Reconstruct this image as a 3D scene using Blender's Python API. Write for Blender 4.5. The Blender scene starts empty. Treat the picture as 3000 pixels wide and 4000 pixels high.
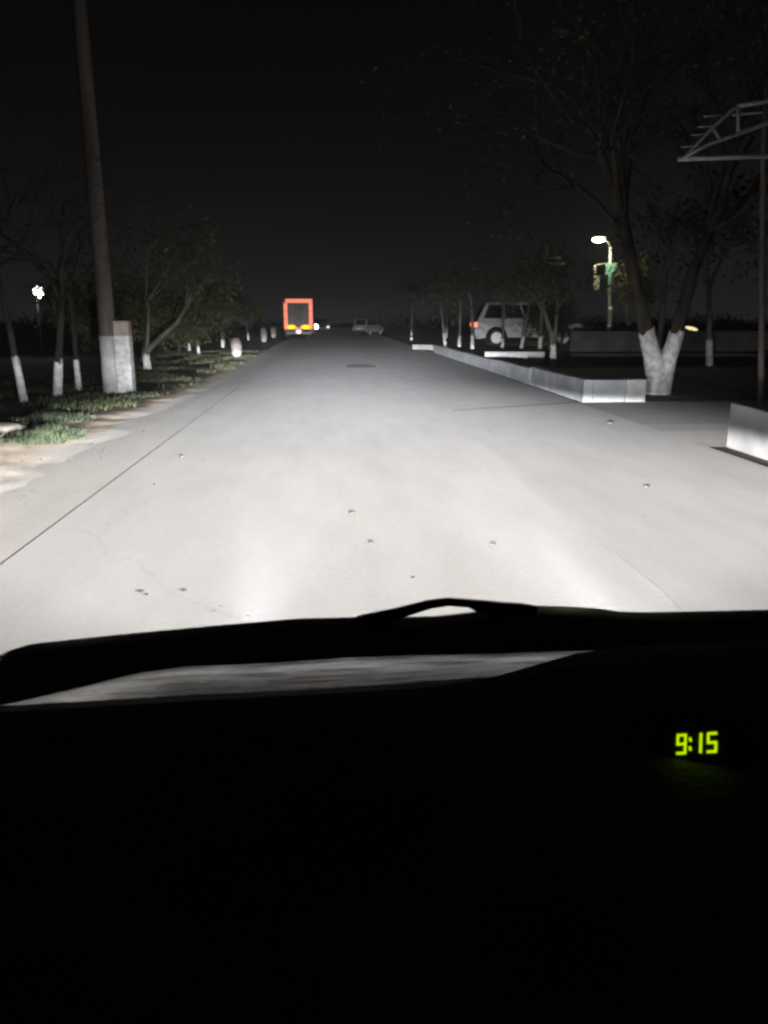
import bpy, bmesh, math, random
from mathutils import Vector, Matrix, noise
R = math.radians
sc = bpy.context.scene
C = sc.collection

# ---------------------------------------------------------------- camera
cam_d = bpy.data.cameras.new('camera')
cam = bpy.data.objects.new('camera', cam_d); C.objects.link(cam)
cam.location = (0, 0, 1.5)
cam.rotation_euler = (R(90 - 14.158), 0, R(-3.824))
cam_d.sensor_fit = 'VERTICAL'
cam_d.sensor_height = 24.0
cam_d.lens = 24.0 * 1661.0 / 2212.0
cam_d.dof.use_dof = True; cam_d.dof.focus_distance = 14.0; cam_d.dof.aperture_fstop = 9.0
cam_d.clip_start = 0.02; cam_d.clip_end = 2000
sc.camera = cam

# ---------------------------------------------------------------- night sky
w = bpy.data.worlds.new('World'); sc.world = w; w.use_nodes = True
nt = w.node_tree; nt.nodes.clear()
wo = nt.nodes.new('ShaderNodeOutputWorld')
bg = nt.nodes.new('ShaderNodeBackground'); bg.inputs['Strength'].default_value = 1.0
sky = nt.nodes.new('ShaderNodeTexSky'); sky.sky_type = 'NISHITA'; sky.sun_disc = False
sky.sun_elevation = R(-5); sky.sun_rotation = R(200)
geo = nt.nodes.new('ShaderNodeNewGeometry')
sep = nt.nodes.new('ShaderNodeSeparateXYZ'); nt.links.new(geo.outputs['Incoming'], sep.inputs[0])
def wm(op, a, b=None):
    n = nt.nodes.new('ShaderNodeMath'); n.operation = op
    for i, v in enumerate((a, b)):
        if v is None: continue
        if isinstance(v, (int, float)): n.inputs[i].default_value = v
        else: nt.links.new(v, n.inputs[i])
    return n.outputs[0]
el = wm('ABSOLUTE', sep.outputs['Z'])
g = wm('ADD', wm('MULTIPLY', wm('POWER', 2.718, wm('MULTIPLY', el, -8.5)), 0.0150), 0.0013)
wn = nt.nodes.new('ShaderNodeTexNoise'); wn.inputs['Scale'].default_value = 2.2; wn.inputs['Detail'].default_value = 5
nt.links.new(geo.outputs['Incoming'], wn.inputs['Vector'])
g = wm('MULTIPLY', g, wm('ADD', wm('MULTIPLY', wn.outputs['Fac'], .7), .65))      # thin uneven cloud
mixc = nt.nodes.new('ShaderNodeVectorMath'); mixc.operation = 'SCALE'
mixc.inputs[0].default_value = (1.0, 0.985, 1.03); nt.links.new(g, mixc.inputs['Scale'])
sks = nt.nodes.new('ShaderNodeVectorMath'); sks.operation = 'SCALE'; sks.inputs['Scale'].default_value = 0.002
nt.links.new(sky.outputs[0], sks.inputs[0])
addv = nt.nodes.new('ShaderNodeVectorMath'); addv.operation = 'ADD'
nt.links.new(mixc.outputs[0], addv.inputs[0]); nt.links.new(sks.outputs[0], addv.inputs[1])
nt.links.new(addv.outputs[0], bg.inputs['Color']); nt.links.new(bg.outputs[0], wo.inputs[0])

sc.view_settings.view_transform = 'Standard'; sc.view_settings.look = 'None'
sc.view_settings.exposure = 0.0; sc.view_settings.gamma = 1.0
sc.view_settings.use_curve_mapping = False
sc.cycles.use_denoising = True
sc.cycles.filter_width = 2.6
sc.cycles.max_bounces = 6
HAZE = .0008
sc.cycles.sample_clamp_indirect = 4.0

# ---------------------------------------------------------------- helpers
def link(o, parent=None):
    C.objects.link(o)
    if parent is not None: o.parent = parent
    return o
def tag(o, label=None, cat=None, group=None, kind=None):
    if label: o['label'] = label
    if cat: o['category'] = cat
    if group: o['group'] = group
    if kind: o['kind'] = kind
    return o
def empty(name, loc=(0,0,0), rz=0):
    o = bpy.data.objects.new(name, None); o.empty_display_size = .2
    o.location = loc; o.rotation_euler = (0, 0, rz)
    return link(o)
def meshobj(name, v, f, m, parent=None, smooth=False, loc=None):
    me = bpy.data.meshes.new(name)
    me.from_pydata([tuple(p) for p in v], [], f); me.update()
    if smooth: me.polygons.foreach_set('use_smooth', [True]*len(me.polygons))
    if m: me.materials.append(m)
    o = bpy.data.objects.new(name, me)
    if loc: o.location = loc
    return link(o, parent)
def bmobj(name, bm, m, parent=None, smooth=False, bevel=0, loc=None):
    bmesh.ops.recalc_face_normals(bm, faces=bm.faces[:])
    me = bpy.data.meshes.new(name); bm.to_mesh(me); bm.free()
    if smooth: me.polygons.foreach_set('use_smooth', [True]*len(me.polygons))
    if m: me.materials.append(m)
    o = bpy.data.objects.new(name, me)
    if loc: o.location = loc
    link(o, parent)
    if bevel:
        b = o.modifiers.new('bevel', 'BEVEL'); b.width = bevel; b.segments = 2; b.limit_method = 'ANGLE'
    return o
def box_bm(x0, x1, y0, y1, z0, z1, bm=None):
    bm = bm or bmesh.new()
    vs = [bm.verts.new(p) for p in ((x0,y0,z0),(x1,y0,z0),(x1,y1,z0),(x0,y1,z0),(x0,y0,z1),(x1,y0,z1),(x1,y1,z1),(x0,y1,z1))]
    for f in ((0,3,2,1),(4,5,6,7),(0,1,5,4),(1,2,6,5),(2,3,7,6),(3,0,4,7)): bm.faces.new([vs[i] for i in f])
    return bm
def box(name, b, m, parent=None, bevel=0.01):
    return bmobj(name, box_bm(*b), m, parent, bevel=bevel)
def tube_geo(pts, rads, n=6, cap=True, wob=0, rng=None):
    V, F = [], []
    up = Vector((0.13, 0.91, 0.2)).normalized()
    pts = [Vector(p) for p in pts]
    for i, p in enumerate(pts):
        t = (pts[min(i+1, len(pts)-1)] - pts[max(i-1, 0)]).normalized()
        a = t.cross(up)
        if a.length < 1e-4: a = t.cross(Vector((1,0,0)))
        a.normalize(); b = t.cross(a)
        for k in range(n):
            th = 2*math.pi*k/n
            r = rads[i] * (1 + (rng.uniform(-wob, wob) if rng else 0))
            V.append(p + (a*math.cos(th) + b*math.sin(th))*r)
    for i in range(len(pts)-1):
        for k in range(n):
            F.append((i*n+k, i*n+(k+1)%n, (i+1)*n+(k+1)%n, (i+1)*n+k))
    if cap:
        F.append(tuple(range(n-1, -1, -1))); F.append(tuple((len(pts)-1)*n+k for k in range(n)))
    return V, F
def tube(name, pts, rads, m, parent=None, n=8, smooth=True, wob=0, rng=None):
    V, F = tube_geo(pts, rads, n, True, wob, rng)
    return meshobj(name, V, F, m, parent, smooth)
def join_geo(parts):
    V, F = [], []
    for v, f in parts:
        o = len(V); V += list(v); F += [tuple(i+o for i in q) for q in f]
    return V, F
def sphere(name, c, rx, ry, rz, m, parent=None, seg=12):
    bm = bmesh.new()
    bmesh.ops.create_uvsphere(bm, u_segments=seg, v_segments=max(6, seg//2), radius=1)
    bmesh.ops.transform(bm, matrix=Matrix.Translation(c) @ Matrix.Diagonal((rx, ry, rz, 1)), verts=bm.verts)
    return bmobj(name, bm, m, parent, smooth=True)
def cyl_bm(c, r, h, axis='Z', seg=20, bm=None, r2=None):
    bm = bm or bmesh.new()
    M = Matrix.Translation(c)
    if axis == 'Y': M = M @ Matrix.Rotation(R(90), 4, 'X')
    if axis == 'X': M = M @ Matrix.Rotation(R(90), 4, 'Y')
    bmesh.ops.create_cone(bm, cap_ends=True, segments=seg, radius1=r, radius2=r if r2 is None else r2, depth=h, matrix=M)
    return bm

# ---------------------------------------------------------------- materials
def nodes(m): return m.node_tree.nodes, m.node_tree.links
def mat(name, c1, c2=None, scale=4.0, rough=0.8, spec=0.3, bump=0.0, bscale=None, detail=6, metal=0, emit=None, estr=0, lo=.35, hi=.65, stretch=(1,1,1)):
    m = bpy.data.materials.new(name); m.use_nodes = True
    N, L = nodes(m); p = N['Principled BSDF']
    p.inputs['Roughness'].default_value = rough; p.inputs['Specular IOR Level'].default_value = spec
    p.inputs['Metallic'].default_value = metal
    p.inputs['Base Color'].default_value = (*c1, 1)
    if c2 or bump:
        tc = N.new('ShaderNodeTexCoord'); mp = N.new('ShaderNodeMapping'); mp.inputs['Scale'].default_value = stretch
        L.new(tc.outputs['Object'], mp.inputs[0])
    if c2:
        nz = N.new('ShaderNodeTexNoise'); nz.inputs['Scale'].default_value = scale; nz.inputs['Detail'].default_value = detail
        L.new(mp.outputs[0], nz.inputs['Vector'])
        cr = N.new('ShaderNodeValToRGB'); cr.color_ramp.elements[0].position = lo; cr.color_ramp.elements[1].position = hi
        cr.color_ramp.elements[0].color = (*c1, 1); cr.color_ramp.elements[1].color = (*c2, 1)
        L.new(nz.outputs['Fac'], cr.inputs[0]); L.new(cr.outputs[0], p.inputs['Base Color'])
    if bump:
        nb = N.new('ShaderNodeTexNoise'); nb.inputs['Scale'].default_value = bscale or scale*4; nb.inputs['Detail'].default_value = 6
        L.new(mp.outputs[0], nb.inputs['Vector'])
        bp = N.new('ShaderNodeBump'); bp.inputs['Strength'].default_value = bump; bp.inputs['Distance'].default_value = .02
        L.new(nb.outputs['Fac'], bp.inputs['Height']); L.new(bp.outputs[0], p.inputs['Normal'])
    if emit:
        p.inputs['Emission Color'].default_value = (*emit, 1); p.inputs['Emission Strength'].default_value = estr
    return m
def concrete(name, base, dark, stains=True):
    """pale cast concrete: broad tonal patches, fine grain, a few hairline cracks and oil spots"""
    m = bpy.data.materials.new(name); m.use_nodes = True
    N, L = nodes(m); p = N['Principled BSDF']
    p.inputs['Roughness'].default_value = .85; p.inputs['Specular IOR Level'].default_value = .25
    tc = N.new('ShaderNodeTexCoord')
    def nz(scale, detail, sx=1, sy=1):
        mp = N.new('ShaderNodeMapping'); mp.inputs['Scale'].default_value = (sx, sy, 1); L.new(tc.outputs['Object'], mp.inputs[0])
        n = N.new('ShaderNodeTexNoise'); n.inputs['Scale'].default_value = scale; n.inputs['Detail'].default_value = detail
        L.new(mp.outputs[0], n.inputs['Vector']); return n
    def ramp(src, a, ca, b, cb):
        r = N.new('ShaderNodeValToRGB'); e = r.color_ramp.elements
        e[0].position = a; e[0].color = (*ca, 1); e[1].position = b; e[1].color = (*cb, 1); L.new(src, r.inputs[0]); return r.outputs[0]
    def mul(a, b, f=1.0):
        x = N.new('ShaderNodeMix'); x.data_type = 'RGBA'; x.blend_type = 'MULTIPLY'; x.inputs[0].default_value = f
        L.new(a, x.inputs[6]); L.new(b, x.inputs[7]); return x.outputs[2]
    col = ramp(nz(.55, 3, 1, .45).outputs['Fac'], .3, dark, .7, base)
    col = mul(col, ramp(nz(26, 8).outputs['Fac'], .3, (.93,.93,.93), .7, (1.03,1.03,1.03)))
    col = mul(col, ramp(nz(3.2, 5, 1, .25).outputs['Fac'], .25, (.93,.92,.9), .6, (1.03,1.03,1.03)))
    if stains:
        v = N.new('ShaderNodeTexVoronoi'); v.feature = 'F1'; v.inputs['Scale'].default_value = 1.1
        L.new(tc.outputs['Object'], v.inputs['Vector'])
        col = mul(col, ramp(v.outputs['Distance'], .012, (.55,.53,.5), .03, (1,1,1)))
        vc = N.new('ShaderNodeTexVoronoi'); vc.feature = 'DISTANCE_TO_EDGE'; vc.inputs['Scale'].default_value = .22
        ds = nz(1.3, 4); sv = N.new('ShaderNodeVectorMath'); sv.operation = 'SCALE'; sv.inputs['Scale'].default_value = .9
        L.new(ds.outputs['Color'], sv.inputs[0])
        av = N.new('ShaderNodeVectorMath'); av.operation = 'ADD'; L.new(tc.outputs['Object'], av.inputs[0]); L.new(sv.outputs[0], av.inputs[1])
        L.new(av.outputs[0], vc.inputs['Vector'])
        col = mul(col, ramp(vc.outputs['Distance'],   .001, (.92,.91,.90), .0035, (1,1,1)))
    L.new(col, p.inputs['Base Color'])
    b = N.new('ShaderNodeBump'); b.inputs['Strength'].default_value = .05; b.inputs['Distance'].default_value = .003
    L.new(nz(60, 8).outputs['Fac'], b.inputs['Height']); L.new(b.outputs[0], p.inputs['Normal'])
    return m
M_ROAD = concrete('road_concrete', (.455,.445,.435), (.41,.405,.40))
M_ROADR = concrete('road_concrete_grey', (.435,.425,.42), (.385,.38,.38))
M_SHOULDER = concrete('shoulder_concrete', (.47,.455,.44), (.41,.395,.38))
M_DRIVE = concrete('drive_concrete', (.43,.415,.405), (.33,.32,.315))
M_GUTTER = mat('gutter_dirt', (.035,.034,.035), (.07,.065,.06), 9, .95, .1)
M_SOIL = mat('dark_soil', (.085,.074,.068), (.145,.125,.112), 2.2, .95, .1, .4, 12)
M_WALL = mat('wall_plaster', (.24,.245,.255), (.36,.36,.365), 2.5, .9, .2, .25, 18)
M_BLOCK = mat('block_whitewash', (.38,.365,.35), (.50,.48,.46), 6, .9, .2, .3, 20)
M_DARKWALL2 = mat('old_kerb', (.12,.115,.11), (.19,.18,.17), 4, .95, .1, .3, 14)
M_NEARWALL = mat('near_plaster', (.13,.128,.126), (.185,.18,.177), 3, .9, .2, .3, 16)
M_DARKWALL = mat('old_wall', (.07,.06,.055), (.11,.095,.085), 2, .95, .1, .3, 14)
M_PAINT = mat('whitewash', (.40,.38,.355), (.70,.68,.66), 9, .9, .15, .4, 22)
M_BARK = mat('bark', (.026,.021,.017), (.06,.05,.04), 6, .95, .1, .6, 24, stretch=(1,1,.3))
M_BARKP = mat('pale_bark', (.10,.09,.07), (.19,.17,.13), 7, .95, .1, .5, 24, stretch=(1,1,.3))
M_POLE = mat('weathered_pole', (.085,.068,.058), (.16,.13,.115), 5, .95, .1, .4, 16, stretch=(1,1,.12))
M_BARECON = mat('bare_post', (.30,.24,.19), (.42,.35,.29), 6, .9, .15, .3, 18)
M_LEAF = mat('leaf_olive', (.055,.060,.024), (.12,.125,.055), 1.6, .75, .25)
M_LEAF2 = mat('leaf_grey', (.05,.046,.032), (.10,.095,.07), 1.6, .75, .25)
M_LEAF3 = mat('leaf_dark', (.030,.033,.018), (.055,.058,.034), 1.6, .75, .25)
M_GRASS = mat('grass_blade', (.020,.030,.017), (.052,.068,.036), 3, .7, .25)
M_GRASSD = mat('grass_dry', (.030,.038,.018), (.075,.078,.04), 3, .75, .2)
M_STEEL = mat('galvanised_steel', (.32,.31,.29), (.46,.45,.42), 12, .55, .4, metal=.3)
M_DSTEEL = mat('dull_steel', (.10,.10,.095), (.17,.165,.155), 12, .6, .4)
M_STONE = mat('pale_stone', (.16,.148,.13), (.25,.23,.205), 6, .9, .2, .5, 14)
M_CLOD = mat('dark_clod', (.05,.042,.036), (.10,.085,.07), 40, .95, .1, .5, 90)
M_BLACK = mat('black_plastic', (.018,.018,.020), (.03,.03,.032), 30, .6, .3, .15, 120)
M_TYRE = mat('tyre_rubber', (.016,.016,.016), (.028,.027,.026), 14, .85, .2)
M_GLASS = mat('dark_glass', (.012,.013,.016), rough=.12, spec=.5)
M_WHITECAR = mat('white_car_paint', (.27,.265,.255), (.36,.35,.34), 3, .4, .5)
M_DARKCAR = mat('dark_car_paint', (.02,.02,.023), (.03,.03,.034), 3, .35, .5)
M_RIM = mat('wheel_rim', (.45,.45,.44), (.55,.55,.54), 12, .45, .5, metal=.2)
M_TAIL = mat('tail_lamp_lit', (.5,.08,.05), rough=.3, emit=(1.0,.20,.12), estr=1.6)
M_TAILOFF = mat('tail_lamp', (.35,.03,.02), rough=.25, spec=.5)
M_TRUCKRED = mat('red_tape_glow', (.6,.10,.07), rough=.4, emit=(1.0,.27,.16), estr=1.0)  # reflective tape, not a lamp; the light it returns is painted as emission
M_YELLOW = mat('amber_lamp_lit', (.8,.5,.02), rough=.3, emit=(1.0,.74,.004), estr=1.2)
M_WHITELAMP = mat('white_lamp_lit', (.8,.8,.8), rough=.3, emit=(1,.97,.92), estr=1.0)
M_HEADLIT = mat('headlight_lit', (.8,.8,.8), rough=.3, emit=(1,.98,.94), estr=7)
M_HEADDIM = mat('headlight_dim', (.8,.8,.8), rough=.3, emit=(.95,.97,1), estr=.7)
M_TRUCKBOX = mat('truck_door_steel', (.23,.215,.185), (.32,.30,.26), 3, .6, .35)
M_LAMPW = mat('lamp_lens_white', (.8,.8,.8), rough=.3, emit=(.96,1,.90), estr=16)
M_LAMPY = mat('lamp_lens_warm', (.8,.8,.7), rough=.3, emit=(1,.96,.62), estr=14)
M_TEAL = mat('teal_sign', (.16,.38,.32), (.26,.50,.42), 5, .5, .3)
M_CREAM = mat('cream_board', (.44,.43,.33), (.54,.52,.40), 6, .6, .3)
M_PORC = mat('porcelain', (.70,.68,.62), rough=.25, spec=.5)
M_CLOCK = mat('clock_segment', (.2,.25,0), rough=.4, emit=(.60,.95,.0), estr=.95)

# ---------------------------------------------------------------- this car's own headlights (the light of the scene)
LAMP_Z = .58; LAMP_Y = 2.04
def headlamp_light(x, parent):
    ld = bpy.data.lights.new('headlight_beam', 'SPOT'); ld.energy = 4*math.pi
    ld.spot_size = R(168); ld.spot_blend = .6; ld.shadow_soft_size = .05; ld.color = (1, .988, .978)
    ld.use_nodes = True
    t = ld.node_tree; t.nodes.clear()
    out = t.nodes.new('ShaderNodeOutputLight'); em = t.nodes.new('ShaderNodeEmission'); t.links.new(em.outputs[0], out.inputs[0])
    tc = t.nodes.new('ShaderNodeTexCoord'); sp = t.nodes.new('ShaderNodeSeparateXYZ'); t.links.new(tc.outputs['Normal'], sp.inputs[0])
    def mm(op, *a):
        n = t.nodes.new('ShaderNodeMath'); n.operation = op
        for i, v in enumerate(a):
            if isinstance(v, (int, float)): n.inputs[i].default_value = v
            else: t.links.new(v, n.inputs[i])
        return n.outputs[0]
    az = mm('MAXIMUM', mm('ABSOLUTE', sp.outputs['Z']), .02)
    h = mm('ABSOLUTE', mm('DIVIDE', sp.outputs['X'], az))
    v = mm('MULTIPLY', mm('DIVIDE', sp.outputs['Y'], az), SIGN_V)
    ex = lambda s: mm('POWER', 2.71828, s)
    # low beam: even carpet on the road, cut off at the horizon
    d = mm('DIVIDE', LAMP_Z, mm('MAXIMUM', mm('MULTIPLY', v, -1), .0140))
    I = mm('DIVIDE', mm('MULTIPLY', mm('POWER', d, 3.0), K_LOW), mm('ADD', 1.0, mm('POWER', mm('DIVIDE', d, 12.0), 2.45)))
    I = mm('MULTIPLY', I, mm('POWER', mm('ADD', 1.0, mm('MINIMUM', mm('MULTIPLY', h, h), 1.2)), 1.5))
    cut = mm('SUBTRACT', 1.0, mm('SMOOTH_MIN', 1.0, mm('MAXIMUM', mm('DIVIDE', mm('ADD', v, .020), .020), 0.0), .05))
    cut = mm('MAXIMUM', cut, 0.0)
    wid = mm('ADD', .17, mm('MULTIPLY', 12.0, mm('MAXIMUM', mm('SUBTRACT', mm('MULTIPLY', v, -1), .034), 0.0)))
    lob = ex(mm('MULTIPLY', mm('POWER', mm('DIVIDE', h, wid), 3.0), -1))
    low = mm('MULTIPLY', mm('MULTIPLY', I, cut), lob)
    vp = mm('MAXIMUM', v, 0.0)
    sq = lambda s, k: ex(mm('MULTIPLY', mm('POWER', mm('DIVIDE', s, k), 2.0), -1))
    vneg = mm('MINIMUM', mm('MAXIMUM', mm('ADD', 1.0, mm('MULTIPLY', v, 14.0)), 0.0), 1.0)
    s1 = mm('MULTIPLY', mm('MULTIPLY', 2300.0, ex(mm('MULTIPLY', vp, -30.0))), sq(h, .17))
    s2 = mm('MULTIPLY', mm('MULTIPLY', 370.0, ex(mm('MULTIPLY', vp, -13.0))), sq(h, .62))
    s3 = mm('MULTIPLY', 13.0, sq(h, .9))
    tot = mm('ADD', low, mm('MULTIPLY', vneg, mm('ADD', s1, mm('ADD', s2, s3))))
    t.links.new(tot, em.inputs['Strength'])
    mr = t.nodes.new('ShaderNodeMapRange'); mr.inputs['From Min'].default_value = -.10; mr.inputs['From Max'].default_value = -.03
    t.links.new(v, mr.inputs[0])
    mx = t.nodes.new('ShaderNodeMix'); mx.data_type = 'RGBA'; mx.inputs[6].default_value = (1,.985,.975,1); mx.inputs[7].default_value = (.94,.985,1.05,1)
    t.links.new(mr.outputs[0], mx.inputs[0]); t.links.new(mx.outputs[2], em.inputs['Color'])
    o = bpy.data.objects.new('headlight_beam', ld); link(o, parent)
    o.location = (x, LAMP_Y, LAMP_Z); o.rotation_euler = (R(90), 0, 0)
    return o
SIGN_V = 1.0; K_LOW = 5.0

# ================================================================= GROUND
rng = random.Random(4)
gnd = meshobj('ground', [(-150,-20,-.06),(150,-20,-.06),(150,260,-.06),(-150,260,-.06)], [(0,1,2,3)], M_SOIL); tag(gnd, kind='structure')
def sheet(name, poly, z, m, parent=None):
    o = meshobj(name, [(x, y, z) for x, y in poly], [tuple(range(len(poly)))], m, parent)
    if parent is None: tag(o, kind='structure')
    return o
# left slab, right slab (greyer, later pour) with an uneven seam between
seam = []
y = -3.0
while y < 130:
    seam.append((1.80 + .05*math.sin(y*1.7) + .07*noise.noise((y*.9, 0, 0)) + (-.35*max(0, (y-13)/20) if y < 33 else -.35), y)); y += .5
road = sheet('road', [(-2.092,-3)] + seam + [(-2.092,130)], 0.0, M_ROAD)
roadr = sheet('road_lane', seam[::-1] + [(4.50,-3),(4.50,130)], -.002, M_ROADR)
sheet('gutter', [(4.4,-3),(4.75,-3),(4.75,130),(4.4,130)], -.018, M_GUTTER)
# left shoulder: concrete strip beyond the joint, ragged outer edge
edge = []
y = -3.0
while y < 60:
    edge.append((-2.98 + .14*noise.noise((y*.5, 3, 0)) + .05*noise.noise((y*2.3, 7, 0)) + max(0, (y-9)*.035 if y < 20 else .385), y)); y += .3
sheet('shoulder', [(-2.110,60),(-2.110,-3),(-3.7,-3),(-3.7,60)], -.004, M_SHOULDER)
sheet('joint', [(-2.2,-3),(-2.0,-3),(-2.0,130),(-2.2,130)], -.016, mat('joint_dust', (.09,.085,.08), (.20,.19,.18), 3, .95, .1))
# driveway to the right between the two low walls
sheet('driveway', [(4.502,8.9),(30,8.9),(30,11.3),(4.502,11.0)], -.006, M_DRIVE)
sheet('driveway_shade', [(4.502,11.03),(30,11.33),(30,14.05),(4.502,14.05)], -.007, concrete('drive_concrete_shade', (.36,.35,.345), (.29,.285,.285)))  # far half of the driveway; a shadow band is painted into its darker colour
sheet('pale_patch', [(4.40,9.35),(4.6,9.15),(5.7,9.05),(6.6,9.5),(6.2,10.1),(5.2,10.35),(4.45,10.2)], -.001, M_SHOULDER)  # flat patch of paler concrete past the end of the near wall
sheet('shadow_line', [(2.0,12.75),(2.0,12.83),(3.2,13.38),(4.49,13.95),(4.49,13.84),(3.2,13.29)], .002, mat('shadow_line_tone', (.12,.12,.125), (.24,.235,.23), 4, .95, .1))  # shadow painted as a thin dark strip across the driveway mouth

sheet('road_patch', [(.45,24.6),(.9,24.3),(1.35,24.5),(1.45,25.2),(1.2,26.0),(.7,26.1),(.5,25.5)], .003, mat('tar_patch', (.11,.105,.105), (.2,.195,.19), 5, .9, .2, .3, 30))
# dirt verge on the left: real relief, sand near the road, dark soil further off
def verge_mat():
    m = bpy.data.materials.new('verge_dirt'); m.use_nodes = True
    N, L = nodes(m); p = N['Principled BSDF']; p.inputs['Roughness'].default_value = .95; p.inputs['Specular IOR Level'].default_value = .1
    at = N.new('ShaderNodeAttribute'); at.attribute_name = 'sand'
    tc = N.new('ShaderNodeTexCoord'); nz = N.new('ShaderNodeTexNoise'); nz.inputs['Scale'].default_value = 3.5; nz.inputs['Detail'].default_value = 8
    L.new(tc.outputs['Object'], nz.inputs['Vector'])
    ad = N.new('ShaderNodeMath'); ad.operation = 'ADD'; L.new(at.outputs['Fac'], ad.inputs[0]); 
    s = N.new('ShaderNodeMath'); s.operation = 'MULTIPLY_ADD'; s.inputs[1].default_value = .8; s.inputs[2].default_value = -.40; L.new(nz.outputs['Fac'], s.inputs[0]); L.new(s.outputs[0], ad.inputs[1])
    cr = N.new('ShaderNodeValToRGB'); e = cr.color_ramp.elements
    e[0].position = .08; e[0].color = (.035,.030,.025,1); e[1].position = .92; e[1].color = (.44,.425,.405,1)
    x = e.new(.34); x.color = (.17,.14,.11,1); x = e.new(.62); x.color = (.45,.375,.29,1)
    L.new(ad.outputs[0], cr.inputs[0]); L.new(cr.outputs[0], p.inputs['Base Color'])
    nb = N.new('ShaderNodeTexNoise'); nb.inputs['Scale'].default_value = 22; nb.inputs['Detail'].default_value = 8; L.new(tc.outputs['Object'], nb.inputs['Vector'])
    b = N.new('ShaderNodeBump'); b.inputs['Strength'].default_value = .5; b.inputs['Distance'].default_value = .02; L.new(nb.outputs['Fac'], b.inputs['Height']); L.new(b.outputs[0], p.inputs['Normal'])
    return m
def verge_h(x, y):
    r = .022*noise.noise((x*.8, y*.8, 1)) + .016*noise.noise((x*1.8, y*2.2, 5)) + .012*noise.noise((x*6, y*6, 9))
    e0 = -2.95 + .28*noise.noise((y*.45, 3, 0)) + .10*noise.noise((y*1.9, 7, 0)) + .3*min(1, max(0, (y-9)/10))
    t = max(-.5, min(1, (e0 - x)/.9))
    return -.004 + .045*t + r*min(1, max(.25, t*2+.3))
def sandness(x, y):
    a = 1.0 - max(0, (y-9.0)/5.5) - max(0, (-3.9 - x)/2.2)
    a = max(a, .42 - max(0, (-3.2-x)/2.0) - max(0, (y-24)/30))
    a = max(a, .75 - abs(y-23.5+.8*(x+4))/1.6 - max(0, (-7-x)/2))
    a = max(0, min(1, a))*.66
    e0 = -2.95 + .28*noise.noise((y*.45, 3, 0)) + .10*noise.noise((y*1.9, 7, 0)) + .3*min(1, max(0, (y-9)/10))
    return a + max(0, min(1, 1.15-(e0-x)/.55))*(.97-a)
V, F, S = [], [], []
nx, ny = 74, 330
for j in range(ny+1):
    yy = 3.0 + (j/ny)**1.5*57
    for i in range(nx+1):
        xx = -2.45 - (i/nx)**1.3*13
        V.append((xx, yy, verge_h(xx, yy))); S.append(sandness(xx, yy))
for j in range(ny):
    for i in range(nx):
        a = j*(nx+1)+i; F.append((a+1, a, a+nx+1, a+nx+2))
verge = meshobj('verge', V, F, verge_mat(), smooth=True); tag(verge, kind='structure')
at = verge.data.attributes.new('sand', 'FLOAT', 'POINT'); at.data.foreach_set('value', S)

# planting bed and raised ground on the right
def lump_sheet(name, x0, x1, y0, y1, z, m, n=40, amp=.03):
    V, F = [], []
    for j in range(n+1):
        for i in range(n+1):
            xx = x0+(x1-x0)*i/n; yy = y0+(y1-y0)*j/n
            V.append((xx, yy, z + amp*noise.noise((xx*.9, yy*.9, 2)) + amp*.4*noise.noise((xx*3, yy*3, 4))))
    for j in range(n):
        for i in range(n):
            a = j*(n+1)+i; F.append((a, a+1, a+n+2, a+n+1))
    return tag(meshobj(name, V, F, m, smooth=True), kind='structure')
pb = lump_sheet('planting_bed', 4.78, 6.5, 14.31, 24.35, .17, M_SOIL)
for v in pb.data.vertices: v.co.z -= .26*min(1, max(0, (v.co.x-5.45)/.5))
lump_sheet('soil_yard', 5.85, 40, 14.1, 24.6, .0, M_SOIL, 60, .03)
lump_sheet('raised_yard', 4.80, 60, 24.66, 70, .38, M_SOIL, 60, .03)

# ================================================================= LOW WALLS
def wall(name, label, boxes, m, group='low roadside walls', bevel=.012):
    e = empty(name, ((boxes[0][1][0]+boxes[0][1][1])/2, boxes[0][1][2], 0)); tag(e, label, 'wall', group)
    lx, ly = e.location.x, e.location.y
    for nm, b, mm_ in boxes:
        bb = (b[0]-lx, b[1]-lx, b[2]-ly, b[3]-ly, b[4], b[5])
        bm = box_bm(*bb)
        L_ = max(b[1]-b[0], b[3]-b[2])
        if L_ > 1.5:
            long_y = (b[3]-b[2]) > (b[1]-b[0])
            es = [e_ for e_ in bm.edges if e_.calc_length() > 1.5]
            bmesh.ops.subdivide_edges(bm, edges=es, cuts=int(L_/.4), use_grid_fill=True)
            for v in bm.verts:
                wv = .013*noise.noise((v.co.x*1.3+b[0], v.co.y*1.3+b[2], v.co.z*2))
                if v.co.z > .05: v.co.z += wv
                if long_y: v.co.x += wv*1.2
                else: v.co.y += wv*1.2
        bmobj(nm, bm, mm_, e, bevel=bevel)
    return e
wall('planter_wall', 'long low grey planter wall beside the road ending in a whitewashed block',
     [('panel', (4.62,4.80,14.0,17.9,-.05,.40), M_WALL), ('panel', (4.62,4.80,17.915,21.9,-.05,.355), M_WALL), ('panel', (4.62,4.80,21.915,26.4,-.05,.335), M_WALL),
      ('panel', (4.62,4.80,26.415,30.9,-.05,.33), M_WALL), ('panel', (4.62,4.80,30.915,35.4,-.05,.325), M_WALL),
      ('return_panel', (4.803,5.41,14.0,14.19,-.05,.395), M_WALL), ('end_block', (5.415,5.79,13.98,14.30,-.05,.40), M_BLOCK)], M_WALL)
wall('near_wall', 'low grey wall nearest the viewer at the right edge', [('panel', (4.78,4.99,2.0,5.4,-.05,.50), M_NEARWALL), ('panel', (4.78,4.99,5.412,9.0,-.05,.503), M_NEARWALL)], M_WALL)
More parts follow.
